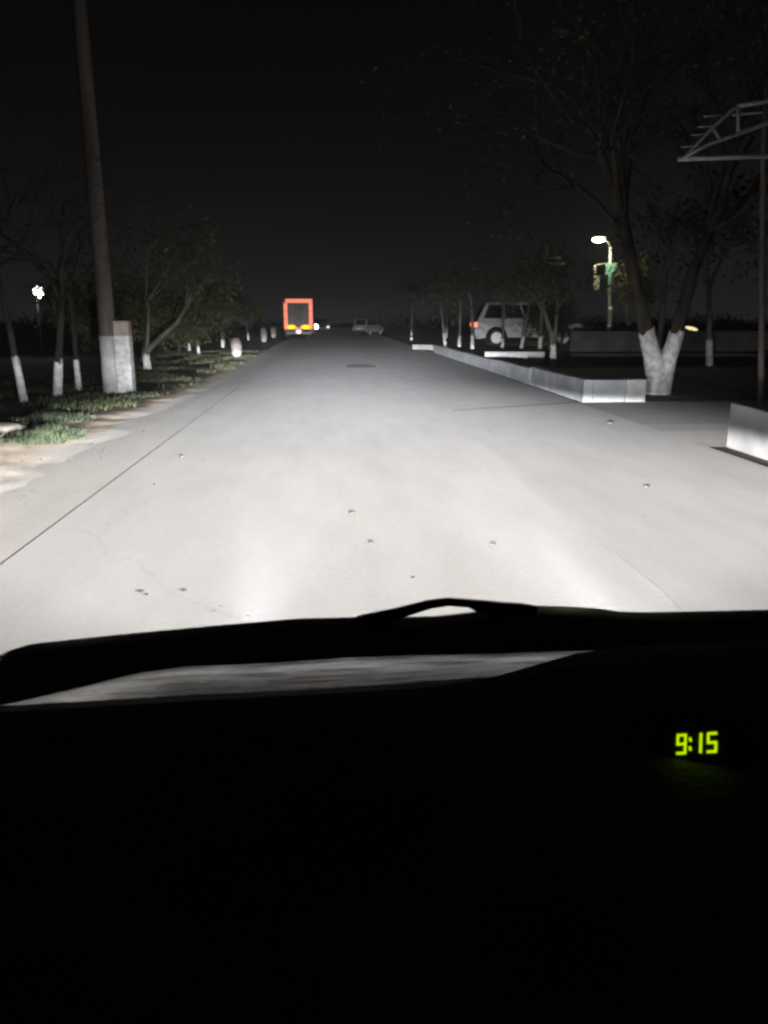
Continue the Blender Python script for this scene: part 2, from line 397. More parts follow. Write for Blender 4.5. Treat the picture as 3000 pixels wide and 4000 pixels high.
wall('retaining_wall', 'short pale retaining wall facing the road in front of the white parked SUV', [('panel', (4.82,6.72,24.4,24.58,0,.47), M_BLOCK)], M_BLOCK)
wall('far_kerb_wall', 'small pale wall across the far right end of the road', [('panel', (4.0,5.3,38.6,38.8,-.05,.22), M_DARKWALL2)], M_BLOCK)
wall('yard_wall', 'long dark boundary wall behind the forked tree on the right', [('panel', (8.2,17.0,26.5,26.75,.2,1.06), M_DARKWALL), ('panel', (17.015,27,26.5,26.75,.2,1.04), M_DARKWALL)], M_DARKWALL)

# ================================================================= OWN CAR (foreground)
car = empty('car', (.30, 1.0, 0)); tag(car, 'dark dashboard and bonnet of the car the photo is taken from', 'car')
def carchild(o):
    o.parent = car; o.location = o.location - car.location; return o
def scaleY(pts, Y0, Y1):
    k = Y1/Y0
    return [(x*k, Y1, 1.5-(1.5-z)*k) for x, _, z in pts]
SIL = [(-.594,1.3,.922),(-.577,1.3,.93),(-.544,1.3,.94),(-.496,1.3,.944),(-.391,1.3,.953),(-.228,1.3,.965),(-.071,1.3,.975),(.045,1.3,.975),(.129,1.3,.973),(.189,1.3,.973),(.255,1.3,.979),(.299,1.3,.986),(.342,1.3,.991),(.437,1.3,.986),(.48,1.3,.982),(.533,1.3,.973),(.595,1.3,.97),(.701,1.3,.969),(.808,1.3,.969)]
crest = scaleY(SIL, 1.3, 1.45)
crest += [(1.0,1.45,.907),(1.10,1.44,.90),(1.18,1.42,.885),(1.21,1.40,.86)]
rows = []
def hood_row(dy, dz, shrink):
    out = []
    for i, (x, y_, z) in enumerate(crest):
        xx = .30 + (x-.30)*shrink
        out.append((xx, y_+dy, z+dz))
    return out
side0 = [(x-.012 if i == 0 else x, y_, z) for i, (x, y_, z) in enumerate(crest)]
rows = [[(x, 1.235, min(z-.03, .868 + .0*x)) for x, _, z in crest],
        [(x, 1.26, z-.034) for x, _, z in crest],
        [(x, 1.34, z-.014) for x, _, z in crest],
        [(x, 1.40, z-.003) for x, _, z in crest],
        [(x, 1.45, z) for x, _, z in crest],
        hood_row(.06, -.022, 1.0), hood_row(.16, -.070, .995), hood_row(.30, -.142, .985), hood_row(.42, -.212, .97), hood_row(.47, -.26, .96),
        hood_row(.49, -.34, .95), hood_row(.49, -.62, .95)]
V = [p for r_ in rows for p in r_]; n = len(crest); F = []
for j in range(len(rows)-1):
    for i in range(n-1): F.append((j*n+i, j*n+i+1, (j+1)*n+i+1, (j+1)*n+i))
# left and right flanks of the bonnet down to the wing
b0 = len(V); V += [(r_[0][0]-.004, r_[0][1], .30) for r_ in rows]; b1 = len(V); V += [(r_[-1][0]+.004, r_[-1][1], .30) for r_ in rows]
for j in range(len(rows)-1):
    F.append((j*n, (j+1)*n, b0+j+1, b0+j)); F.append((j*n+n-1, b1+j, b1+j+1, (j+1)*n+n-1))
M_HOOD = mat('bonnet_paint', (.16,.165,.18), (.19,.195,.21), 20, .40, .5, metal=.4)
hood = carchild(meshobj('bonnet', V, F, M_HOOD, smooth=True))
# arched wiper arm standing over the bonnet edge, open underneath
top = scaleY([(.03,1.27,.982),(.044,1.27,.988),(.102,1.27,.999),(.167,1.27,1.014),(.2,1.27,1.017),(.25,1.27,1.012),(.3,1.27,1.006),(.334,1.27,1.003),(.36,1.27,.998)], 1.27, 1.43)
bot = scaleY([(.05,1.27,.968),(.075,1.27,.975),(.122,1.27,.986),(.167,1.27,1.0005),(.2,1.27,1.005),(.236,1.27,1.001),(.250,1.27,.993),(.30,1.27,.985),(.36,1.27,.975)], 1.27, 1.43)
V, F = [], []
for (a, b) in zip(top, bot):
    V += [a, (a[0], a[1]+.018, a[2]-.002), (b[0], b[1]+.018, b[2]), b]
for i in range(len(top)-1):
    for k in range(4): F.append((i*4+k, i*4+(k+1)%4, i*4+4+(k+1)%4, i*4+4+k))
F += [(3,2,1,0), tuple(len(V)-4+k for k in range(4))]
carchild(meshobj('wiper_arm', V, F, M_BLACK))
# glossy, dusty cowl panel: it mirrors the lit road
def cowl_mat():
    m = bpy.data.materials.new('cowl_gloss'); m.use_nodes = True
    N, L = nodes(m); p = N['Principled BSDF']
    tc = N.new('ShaderNodeTexCoord')
    n1 = N.new('ShaderNodeTexNoise'); n1.inputs['Scale'].default_value = 30; n1.inputs['Detail'].default_value = 9; mp = N.new('ShaderNodeMapping'); mp.inputs['Scale'].default_value = (.35,2.2,1); L.new(tc.outputs['Object'], mp.inputs[0]); L.new(mp.outputs[0], n1.inputs['Vector'])
    r1 = N.new('ShaderNodeMapRange'); r1.inputs['From Min'].default_value = .3; r1.inputs['From Max'].default_value = .7; r1.inputs['To Min'].default_value = .06; r1.inputs['To Max'].default_value = .42
    L.new(n1.outputs['Fac'], r1.inputs[0]); L.new(r1.outputs[0], p.inputs['Roughness'])
    p.inputs['Base Color'].default_value = (.014,.014,.016,1); p.inputs['Specular IOR Level'].default_value = .55
    n2 = N.new('ShaderNodeTexNoise'); n2.inputs['Scale'].default_value = 110; n2.inputs['Detail'].default_value = 6; L.new(tc.outputs['Object'], n2.inputs['Vector'])
    b = N.new('ShaderNodeBump'); b.inputs['Strength'].default_value = .10; b.inputs['Distance'].default_value = .003; L.new(n2.outputs['Fac'], b.inputs['Height']); L.new(b.outputs[0], p.inputs['Normal'])
    return m
ct = [(-.75,.90),(-.62,.915),(-.50,.915),(-.472,.930),(-.375,.970),(-.293,.989),(-.225,.997),(-.088,.999),(.016,1.004),(.121,1.0045),(.227,1.0047),(.342,1.0045),(.50,1.003),(.75,.995),(1.1,.98)]
cb = [(-.58,1.05),(-.49,1.054),(-.40,1.057),(-.375,1.058),(-.30,1.060),(-.235,1.062),(-.181,1.064),(-.071,1.066),(.012,1.068),(.097,1.0715),(.182,1.0755),(.273,1.079),(.40,1.08),(.62,1.08),(.95,1.075)]
V, F = [], []
for (xt, zt), (xb, zb) in zip(ct, cb):
    sl = (zb-zt)
    for k, (f, s_) in enumerate(((0,0),(.25,.195),(.5,.415),(.56,.475),(.78,.74),(1,1))):
        V.append((xb+(xt-xb)*f, .85+.22*f, zb - sl*s_))
    V.append((xt, 1.075, zt-.006)); V.append((xt, 1.235, .84))
m_ = 8
for i in range(len(ct)-1):
    for k in range(m_-1): F.append((i*m_+k, (i+1)*m_+k, (i+1)*m_+k+1, i*m_+k+1))
cowl = carchild(meshobj('cowl_panel', V, F, cowl_mat(), smooth=True))
# dashboard
M_DASH = mat('dash_vinyl', (.13,.13,.15), (.17,.17,.19), 7, .7, .4, .25, 160)
prof = [(.845,-.002),(.835,.004),(.80,.002),(.70,-.012),(.56,-.030),(.46,-.05),(.40,-.085),(.375,-.14),(.37,-.45)]
V, F = [], []
xs = [-.85,-.72,-.55,-.42,-.3,-.15,0,.10,.15,.19,.21,.23,.25,.265,.285,.31,.35,.42,.55,.7,.85,1.0,1.2]
def cbz(x):
    for (xa, za), (xb, zb) in zip(cb, cb[1:]):
        if xa <= x <= xb: return za + (zb-za)*(x-xa)/(xb-xa)
    return cb[0][1] if x < cb[0][0] else cb[-1][1]
BIN = [(-9,0),(.11,0),(.16,.003),(.20,.010),(.24,.020),(.285,.031),(.34,.037),(.40,.039),(.60,.040),(.9,.028),(1.2,.02),(9,.02)]
def binn(x):
    for (xa, za), (xb, zb) in zip(BIN, BIN[1:]):
        if xa <= x <= xb: return za + (zb-za)*(x-xa)/(xb-xa)
for x in xs:
    z0 = cbz(x) - .004 + binn(x)
    for y_, dz in prof: V.append((x, y_, z0 + dz + (.012*math.exp(-((x-.30)/.25)**2) if .5 < y_ < .75 else 0)))
m_ = len(prof)
for i in range(len(xs)-1):
    for k in range(m_-1): F.append((i*m_+k, i*m_+k+1, (i+1)*m_+k+1, (i+1)*m_+k))
dash = carchild(meshobj('dashboard', V, F, M_DASH, smooth=True))
# clock pod with 9:15 in slanted segments
pod_c = Vector((.3335, .62, 1.1165))
tocam = (Vector((0,0,1.5)) - pod_c).normalized()
rt = Vector((math.cos(R(3.8)), -math.sin(R(3.8)), 0)); rt = (rt - tocam*rt.dot(tocam)).normalized()
rt = (Matrix.Rotation(R(3.2), 3, tocam) @ rt)
upv = tocam.cross(rt)
PM = Matrix((( rt.x, upv.x, tocam.x, pod_c.x), (rt.y, upv.y, tocam.y, pod_c.y), (rt.z, upv.z, tocam.z, pod_c.z), (0,0,0,1)))
bm = box_bm(-.032,.034,-.019,.018,-.09,-.003)
for v in bm.verts:
    if v.co.z < -.05: v.co.y -= .03; v.co.x *= 1.5
bmesh.ops.transform(bm, matrix=PM, verts=bm.verts)
pod = carchild(bmobj('clock', bm, M_BLACK, bevel=.004))
def seg_digit(cx, segs, name):
    W_, H_, T = .0040, .0186, .0026
    s = .20
    Q = {'a': (-W_, H_/2, W_, H_/2), 'g': (-W_, 0, W_, 0), 'd': (-W_, -H_/2, W_, -H_/2), 'f': (-W_, 0, -W_, H_/2), 'b': (W_, 0, W_, H_/2), 'e': (-W_, -H_/2, -W_, 0), 'c': (W_, -H_/2, W_, 0)}
    bm = bmesh.new()
    for k in segs:
        x0, y0, x1, y1 = Q[k]
        if y0 == y1: box_bm(x0-T*.45, x1+T*.45, y0-T/2, y0+T/2, -.0005, .0004 + .0001*ord(k)/100, bm)
        else: box_bm(x0-T/2, x0+T/2, y0-T*.35, y1+T*.35, -.0005, .0006 + .0001*ord(k)/100, bm)
    for v in bm.verts: v.co.x += s*v.co.y + cx; v.co.z += -.002
    bmesh.ops.scale(bm, vec=(.84,.86,1), verts=bm.verts)
    bmesh.ops.transform(bm, matrix=PM, verts=bm.verts)
    o = bmobj(name, bm, M_CLOCK); o.parent = pod; o.location = (0,0,0); return o
seg_digit(-.0166, 'abcdfg', 'digit'); seg_digit(-.0004, 'bc', 'digit'); seg_digit(.0152, 'afgcd', 'digit')
for yy in (.0042, -.0050):
    bm = box_bm(-.0013+yy*.2-.0074, .0013+yy*.2-.0074, yy-.0021, yy+.0021, -.0025, -.0014)
    bmesh.ops.scale(bm, vec=(.84,.86,1), verts=bm.verts); bmesh.ops.transform(bm, matrix=PM, verts=bm.verts); o = bmobj('colon_dot', bm, M_CLOCK); o.parent = pod; o.location = (0,0,0)
for o in pod.children: o.location = (0, 0, 0)
for sx in (-.55, .55):
    hl = carchild(sphere('headlight', (.30+sx, 1.93, LAMP_Z), .10, .05, .065, M_HEADLIT))
    hb = headlamp_light(.30+sx, None); hb.parent = hl; hb.location = (.30+sx, LAMP_Y, LAMP_Z)

# ================================================================= UTILITY POLE (left)
P0 = Vector((-4.32, 15.6, 0))
pole = empty('utility_pole', P0); tag(pole, 'tall weathered utility pole with whitewashed foot on the left verge', 'utility pole')
prng = random.Random(8)
tube('shaft', [(0,0,-.1),(0,0,1.13),(-.004,0,3),(-.002,0,6),(-.01,0,9.5)], [.165,.158,.146,.128,.105], M_POLE, pole, 14)
tube('painted_band', [(0,0,-.08),(0,0,.6),(0,0,1.16)], [.176,.171,.166], mat('whitewash_grey', (.34,.32,.30), (.50,.48,.46), 5, .9, .15, .3, 20), pole, 14, wob=.012, rng=prng)
sup = bmobj('support_post', box_bm(.155,.445,-.20,.06,-.08,1.45), M_BARECON, pole, bevel=.025)
bmobj('painted_band', box_bm(.150,.450,-.205,.065,-.07,1.18), M_PAINT, sup, bevel=.025)
tube('insulator_pin', [(.05,0,6.95),(.18,0,7.0),(.2,0,7.08)], [.012,.012,.012], M_DSTEEL, pole, 6)
sphere('insulator', (.2,0,7.12), .05,.05,.07, M_PORC, pole, 10)

# ================================================================= TREES
def grow(rng, p, d, length, r, level, spec, tubes, leaves, nseg=5):
    """one branch: a wandering tapered tube, then its children"""
    pts, rads = [p.copy()], [r]
    q = p.copy(); dd = d.copy()
    for i in range(nseg):
        dd = dd + Vector((rng.gauss(0,1), rng.gauss(0,1), rng.gauss(0,1)))*spec['wander'] + Vector((0,0,spec['droop'][min(level, len(spec['droop'])-1)]))
        dd.normalize(); q = q + dd*(length/nseg)
        pts.append(q.copy()); rads.append(r*(1-.72*(i+1)/nseg))
    tubes.append((pts, rads, 7 if level == 0 else (5 if level == 1 else 3)))
    if level >= spec['levels']:
        for i in range(spec['leaf_n']):
            t = rng.uniform(.1, 1.05)*nseg; k = min(int(t), nseg-1)
            c = pts[k].lerp(pts[k+1], min(1, t-k))
            leaves.append(c + Vector((rng.gauss(0,1), rng.gauss(0,1), rng.gauss(0,1)))*spec['leaf_spread'])
        return
    kids = spec['kids'][min(level, len(spec['kids'])-1)]
    for i in range(kids):
        t = rng.uniform(.35, 1.0)*nseg if i else nseg*.98
        k = min(int(t), nseg-1); c = pts[k].lerp(pts[k+1], min(1, t-k))
        base = (pts[k+1]-pts[k]).normalized()
        perp = base.cross(Vector((rng.gauss(0,1), rng.gauss(0,1), rng.gauss(0,1)))).normalized()
        ang = R(rng.uniform(*spec['angle']))
        nd = (base*math.cos(ang) + perp*math.sin(ang)).normalized()
        rr = max(rads[k]*rng.uniform(.5,.7), spec['twig_r'])
        grow(rng, c, nd, length*rng.uniform(*spec['ratio']), rr, level+1, spec, tubes, leaves, 4)
def leaf_mesh(rng, centres, size, m, parent, name='crown'):
    V, F = [], []
    for c in centres:
        a = Vector((rng.gauss(0,1), rng.gauss(0,1), rng.gauss(0,1))).normalized()
        b = a.cross(Vector((rng.gauss(0,1), rng.gauss(0,1), rng.gauss(0,1)))).normalized()
        s = size*rng.uniform(.6, 1.4); o = len(V)
        V += [c+a*s, c+b*s*.42, c-a*s, c-b*s*.42]; F.append((o,o+1,o+2,o+3))
    return meshobj(name, V, F, m, parent)
SPEC = dict(wander=.16, droop=[.02,.03,-.02,-.10], levels=3, kids=[5,4,4], angle=(25,60), ratio=(.55,.8), twig_r=.006, leaf_n=12, leaf_spread=.08)
def tree(name, label, loc, stems, paint_h, spec, leafm, leafsize, seed, group, bark=None, cat='tree', r0=None, shortbase=None):
    """stems: list of (list of trunk points, radii); each stem's end carries the limbs"""
    rng = random.Random(seed)
    e = empty(name, loc); tag(e, label, cat, group)
    tubes, leaves, bands = [], [], []
    for pts, rads, ln, n_l in stems:
        pts = [Vector(p) for p in pts]
        tubes.append((pts, rads, 10))
        for i in range(n_l):
            base = (pts[-1]-pts[-2]).normalized()
            perp = base.cross(Vector((rng.gauss(0,1), rng.gauss(0,1), rng.gauss(0,.4)))).normalized()
            ang = R(rng.uniform(8, 50)); nd = (base*math.cos(ang)+perp*math.sin(ang)).normalized()
            t = rng.uniform(.55, 1) if i else 1
            start = pts[-2].lerp(pts[-1], t)
            grow(rng, start, nd, ln*rng.uniform(.75,1.15), rads[-1]*rng.uniform(.55,.85), 0, spec, tubes, leaves)
        if paint_h:
            bp, br = [], []
            for (a, ra), (b, rb) in zip(zip(pts, rads), zip(pts[1:], rads[1:])):
                if a.z < paint_h:
                    bp.append(a); br.append(ra*1.05+.003)
                    if b.z >= paint_h:
                        t = (paint_h-a.z)/(b.z-a.z); bp.append(a.lerp(b, t)); br.append((ra+(rb-ra)*t)*1.05+.003); break
                    elif (b - pts[-1]).length < 1e-6: bp.append(b); br.append(rb*1.05+.003)
            if len(bp) > 1:
                # resample so the brushed edge can wander
                fine, fr = [], []
                for (a, ra), (b, rb) in zip(zip(bp, br), zip(bp[1:], br[1:])):
                    for s in range(4): fine.append(a.lerp(b, s/4)); fr.append(ra+(rb-ra)*s/4)
                fine.append(bp[-1]); fr.append(br[-1]); bands.append((fine, fr))
    meshobj('trunk', *join_geo([tube_geo(p, r, n_, True) for p, r, n_ in tubes]), bark or M_BARK, e, smooth=True)
    for bp, br in bands:
        Vb, Fb = tube_geo(bp, br, 12, False, .03, rng)
        for k in range(12): Vb[-12+k] = Vb[-12+k] + Vector((0,0,rng.uniform(-.09,.07)))
        meshobj('painted_band', Vb, Fb, M_PAINT, e, smooth=True)
    if len(leaves) > 3: leaf_mesh(rng, leaves, leafsize, leafm, e)
    return e
def copy_tree_obj(src, loc, rz, s, label):
    c = src.copy(); C.objects.link(c); c.location = loc; c.rotation_euler = (0,0,rz); c.scale = (s,s,s); c['label'] = label
    for ch in list(src.children):
        k = ch.copy(); C.objects.link(k); k.parent = c
    return c

# big forked tree on the right
bigspec = dict(SPEC, droop=[.05,.0,-.05,-.16], levels=3, kids=[6,5,4], ratio=(.55,.85), leaf_n=3, leaf_spread=.06, wander=.17)
e = tree('forked_tree', 'large forked tree with whitewashed twin trunks at the driveway edge', (6.58,15.3,0),
     [([(0,0,-.1),(-.02,0,.25),(-.10,0,.55),(-.24,0,.95),(-.36,0,1.3),(-.62,.05,2.2),(-.98,.05,3.4)], [.25,.23,.185,.155,.145,.13,.11], 2.9, 6),
      ([(.02,0,.0),(.06,0,.3),(.14,0,.62),(.24,0,1.0),(.32,0,1.4),(.55,.1,2.4),(.95,.2,3.4)], [.22,.21,.165,.145,.135,.12,.10], 2.7, 6)],
     1.24, bigspec, M_LEAF3, .045, 11, 'roadside trees', M_BARK)

# trees on the left with whitewashed feet
lspec = dict(SPEC, leaf_n=0, leaf_spread=.06, kids=[4,3,3], twig_r=.004)
def straight(h, r, lean=(0,0), bend=0):
    return [(0,0,-.1),(lean[0]*.3,lean[1]*.3,h*.3),(lean[0]*.55+bend,lean[1]*.6,h*.6),(lean[0],lean[1],h)], [r*1.15, r, r*.9, r*.75]
def ltree(label, loc, h, r, lean, bend, ln, ph, seed, nl=4, leafm=M_LEAF3, bark=None, spec=lspec, ls=.06):
    p, rr = straight(h, r, lean, bend)
    return tree('roadside_tree', label, loc, [(p, rr, ln, nl)], ph, spec, leafm, ls, seed, 'roadside trees', bark)
ltree('slim tree leaning slightly, nearest the left edge, whitewashed foot', (-5.52,14.3,0), 2.2, .058, (-.22,0), 0, 1.9, .80, 21)
ltree('tree with a thick kinked whitewashed foot between the edge tree and the pole', (-5.30,15.3,0), 2.0, .076, (.30,0), .02, 1.8, .72, 22)
ltree('thin straight tree just left of the utility pole', (-5.25,16.5,0), 2.1, .052, (-.03,.1), 0, 1.8, .66, 23)
ltree('dim tree half cut by the left edge', (-6.25,14.9,0), 2.3, .05, (-.1,0), 0, 1.9, .7, 24)
tree('leaning_tree', 'small tree with one long leaning branch right of the utility pole', (-5.33,23.1,0),
     [([(0,0,-.1),(-.03,0,.3),(-.02,0,.55),(.35,.1,.9),(.85,.2,1.35),(1.25,.3,1.95)], [.115,.10,.09,.07,.06,.045], 1.5, 3),
      ([(-.02,0,.5),(.02,0,.8),(.10,0,1.3),(.12,.1,2.0)], [.075,.06,.05,.04], 1.5, 3)], .50, dict(lspec, leaf_n=6), M_LEAF, .07, 31, 'roadside trees', M_BARKP)
bushspec = dict(SPEC, droop=[.0,-.02,-.06,-.14], kids=[5,4,4], leaf_n=6, leaf_spread=.12, twig_r=.007)
t1 = ltree('olive green tree of the left row standing behind the leaning tree', (-6.4,27.0,0), .9, .06, (.1,0), 0, 1.02, .45, 41, 6, M_LEAF, M_BARKP, bushspec, .075)
t2 = ltree('olive green bushy tree in the left row before the white stump', (-5.4,32.5,0), .85, .055, (-.1,.1), 0, 1.05, .4, 42, 6, M_LEAF, M_BARKP, bushspec, .075)
copy_tree_obj(t1, (-7.6,30.0,0), 1.9, 1.05, 'olive tree deeper in the left row behind the leaning branch')
copy_tree_obj(t2, (-6.5,36.5,0), 2.6, 1.0, 'olive tree of the left row between the white stump and the utility pole')
copy_tree_obj(t1, (-5.5,40.5,0), 4.0, 1.05, 'dense olive tree of the left row just behind the white stump')
copy_tree_obj(t2, (-6.3,47,0), .8, 1.1, 'far olive tree of the left row right of the white stump')
copy_tree_obj(t1, (-5.6,54,0), 3.0, 1.05, 'last olive tree of the left row beside the truck')
copy_tree_obj(t2, (-9.2,33,0), 5.0, 1.15, 'dim tree furthest back in the left row, right of the pole')
copy_tree_obj(t1, (-8.3,26,0), .5, 1.1, 'dim tree standing behind the utility pole')
# right-hand trees
rspec = dict(SPEC, droop=[.03,.0,-.06,-.12], leaf_n=3, leaf_spread=.08, kids=[5,4,3])
tree('slender_tree', 'slender tree with spreading twigs in the planting bed before the SUV', (6.78,23.6,.08),
     [([(0,0,-.1),(-.02,0,.5),(-.12,0,1.0),(-.40,0,1.7)], [.10,.085,.07,.05], 1.3, 5), ([(-.02,0,.45),(.02,0,1.0),(.06,.1,1.7)], [.06,.05,.04], 1.2, 3)],
     .62, rspec, M_LEAF2, .055, 51, 'roadside trees', M_BARKP)
def rtree(label, loc, h, r, lean, ln, ph, seed, nl=4):
    return ltree(label, loc, h, r, lean, 0, ln, ph, seed, nl, M_LEAF2, M_BARKP, rspec, .06)
r1 = rtree('thin tree with a white foot just left of the SUV tail lamp', (5.28,29.2,.38), 1.5, .06, (-.05,0), .95, .46, 61)
r2 = rtree('thin upright tree second left of the SUV', (5.12,31.3,.38), 1.9, .055, (.02,0), 1.0, .44, 62)
r3 = rtree('thin tree leaning left at the end of the planter wall', (4.98,34.2,.38), 1.6, .055, (-.25,0), .95, .48, 63)
copy_tree_obj(r2, (5.3,52,.2), 1.1, 1.15, 'far thin tree on the right beyond the small pale wall')
copy_tree_obj(r1, (6.6,45,.38), 2.1, 1.1, 'far dim tree on the right behind the thin leaning one')
copy_tree_obj(r3, (6.9,28.3,.38), 3.1, 1.0, 'dim tree in front of the SUV middle')
copy_tree_obj(r1, (7.5,27.9,.38), 4.2, 1.1, 'dim tree in front of the SUV bonnet')
copy_tree_obj(r2, (9.6,22.5,0), .4, 1.5, 'dark tree left of the lit lamp post on the right')
copy_tree_obj(r3, (12.2,24.5,0), 5.1, 1.7, 'dark tree right of the forked tree before the yard wall')
copy_tree_obj(r1, (14.5,22.0,0), 1.0, 1.8, 'dark tree at the right edge before the yard wall')

M_STUMPW = mat('stump_whitewash', (.22,.205,.19), (.38,.36,.34), 12, .9, .15, .4, 22)
# whitewashed stumps on the left
def stump(label, loc, h, r, seed):
    rg = random.Random(seed); e = empty('tree_stump', loc); tag(e, label, 'stump', 'whitewashed stumps')
    tube('trunk', [(0,0,-.05),(.03,0,h*.3),(.02,0,h*.7),(.0,0,h*1.08)], [r*.55,r*.9,r*1.05,r*.8], mat('stump_wood', (.22,.12,.09), (.34,.2,.15), 8, .95, .1), e, 10, wob=.06, rng=rg)
    tube('painted_band', [(0.0,0,-.04),(.03,0,h*.28),(.035,0,h*.46)], [r*.60,r*.96,r*1.0], M_STUMPW, e, 12, wob=.04, rng=rg)
    tube('painted_band', [(.03,0,h*.50),(.02,0,h*.72),(.01,0,h*.95)], [r*1.04,r*1.1,r*1.0], M_STUMPW, e, 12, wob=.04, rng=rg)
stump('white banded stump by the left road edge before the olive trees', (-3.66,30.4,0), .70, .19, 3)
stump('far white stump on the left, second after the banded one', (-4.26,50,0), .85, .19, 4)
stump('farthest white stump on the left beside the truck', (-4.45,61,0), .8, .2, 5)

# ================================================================= GRASS
def blades(name, spots, m, seed, hmin, hmax, wdt=.006, lean=.45, dome=None):
    rg = random.Random(seed); V, F = [], []
    for (x, y_, z) in spots:
        a = rg.uniform(0, 2*math.pi); hh = rg.uniform(hmin, hmax)*((1.25-.95*math.hypot(x/dome[0], y_/dome[1]))*(.75+.6*noise.noise((x*4, y_*4, seed))) if dome else 1); hh = max(hh, .02); w_ = wdt*rg.uniform(.7,1.5)
        l = rg.uniform(.1, lean)*hh; la = rg.uniform(0, 2*math.pi)
        dx, dy = math.cos(a)*w_, math.sin(a)*w_; lx, ly = math.cos(la)*l, math.sin(la)*l
        o = len(V)
        V += [(x-dx,y_-dy,z),(x+dx,y_+dy,z),(x+lx*.4+dx*.8,y_+ly*.4+dy*.8,z+hh*.6),(x+lx*.4-dx*.8,y_+ly*.4-dy*.8,z+hh*.6),(x+lx,y_+ly,z+hh*.95)]
        F += [(o,o+1,o+2,o+3),(o+3,o+2,o+4)]
    return meshobj(name, V, F, m)
def grass_clump(label, cx, cy, rx, ry, n_, hmin, hmax, seed):
    rg = random.Random(seed); sp = []
    for i in range(n_):
        a = rg.uniform(0, 6.283); q = rg.random()**.75*(1+.35*noise.noise((math.cos(a)*1.5, math.sin(a)*1.5, seed)))
        x = cx+math.cos(a)*rx*q; y_ = cy+math.sin(a)*ry*q; sp.append((x-cx, y_-cy, verge_h(x, y_)-.005))
    o = blades('grass_clump', sp, M_GRASS, seed, hmin, hmax, .006, .9, (rx, ry)); o.location = (cx, cy, 0)
    tag(o, label, 'grass', 'grass clumps on the verge')
grass_clump('big green grass clump on the sandy verge at the left edge', -3.62, 9.95, .42, .75, 2200, .07, .22, 71)
grass_clump('low green grass clump behind the big one at the left edge', -4.15, 11.6, .55, .9, 1500, .06, .18, 72)
grass_clump('green grass clump around the foot of the utility pole', -3.9, 15.2, .6, .7, 1300, .05, .16, 73)
rg = random.Random(75); sp = []
while len(sp) < 15000:
    x = rg.uniform(-7.5, -2.9); y_ = 9 + rg.random()**1.2*27
    dn = noise.noise((x*1.1, y_*.7, 12)) + .15 - .75*sandness(x, y_)
    if rg.random()*.5 < dn: sp.append((x, y_, verge_h(x, y_)-.004))
gr = blades('grass', sp, M_GRASSD, 76, .03, .11, .008, .8); tag(gr, 'short sparse grass over the dark verge', 'grass', kind='stuff')

# stones, clods
def lumpstone(name, label, loc, rx, ry, rz, m, seed, cat, group=None):
    bm = bmesh.new(); bmesh.ops.create_icosphere(bm, subdivisions=2, radius=1)
    for v in bm.verts:
        k = 1 + .25*noise.noise(v.co*1.6 + Vector((seed*3.1, seed, 0)))
        v.co = Vector((v.co.x*rx*k, v.co.y*ry*k, max(-.2, v.co.z)*rz*k))
    o = bmobj(name, bm, m, smooth=True, loc=loc); tag(o, label, cat, group); return o
lumpstone('stone_slab', 'pale flat stone at the left edge beside the big grass clump', (-4.45,10.6,.03), .42, .3, .11, M_STONE, 5, 'stone')
for lb, x, y_, s in (('dark clod on the road left of centre near the shoulder joint', -1.68,8.59,.026), ('dark clod in the road middle, the farther of the centre pair', .14,5.92,.024), ('dark clod in the road middle, the nearer of the centre pair', .25,5.08,.021),
                ('dark clod on the near road right of the bonnet arch', 1.08,4.99,.022), ('dark round clod on the driveway mouth', 4.05,11.0,.045), ('dark clod on the grey lane far right', 2.85,6.71,.024), ('tiny clod on the road nearest the left shoulder joint', -1.65,7.09,.015),
                ('tiny pale clod just above the bonnet arch', .46,4.32,.012)):
    lumpstone('dirt_clod', lb, (x, y_, .003), s, s*.8, s*.55, M_CLOD, s*900, 'clod', 'clods on the road')
rg = random.Random(90)
V, F = [], []
for i in range(1900):   # gravel and crumbs over the sandy verge
    yy = 4.5 + rg.random()**1.3*16; xx = -2.55 - rg.random()**1.5*3.2
    if noise.noise((xx*1.7, yy*1.2, 20)) < -.05: continue
    z = max(verge_h(xx, yy), -.004); q = rg.uniform(.006, .020)*(1.6 if rg.random() < .08 else 1); o = len(V); a = rg.uniform(0, 6.28)
    for k in range(5): V.append((xx+math.cos(a+k*1.257)*q*rg.uniform(.7,1.2), yy+math.sin(a+k*1.257)*q*rg.uniform(.7,1.2), z-.003))
    V.append((xx, yy, z+q*rg.uniform(.2,.45)))
    F += [(o+k, o+(k+1)%5, o+5) for k in range(5)]
tag(meshobj('gravel', V, F, mat('gravel', (.07,.06,.05), (.16,.14,.115), 9, .95, .1)), 'loose gravel scattered over the sandy verge', 'gravel', kind='stuff')
for i in range(7):   # dry leaves scattered at the lower left of the road
    x, y_ = rg.uniform(-1.45,-.35), rg.uniform(3.5,4.6)
    a = rg.uniform(0,6.28); s = rg.uniform(.012,.026)
    V = [(math.cos(a)*s,math.sin(a)*s,.004),(-math.sin(a)*s*.4,math.cos(a)*s*.4,.010),(-math.cos(a)*s,-math.sin(a)*s,.005),(math.sin(a)*s*.4,-math.cos(a)*s*.4,.002)]
    o = meshobj('dry_leaf', V, [(0,1,2,3)], M_CLOD, loc=(x,y_,.003)); tag(o, 'tiny dry leaf lying on the near road at lower left', 'leaf', 'dry leaves on the near road')

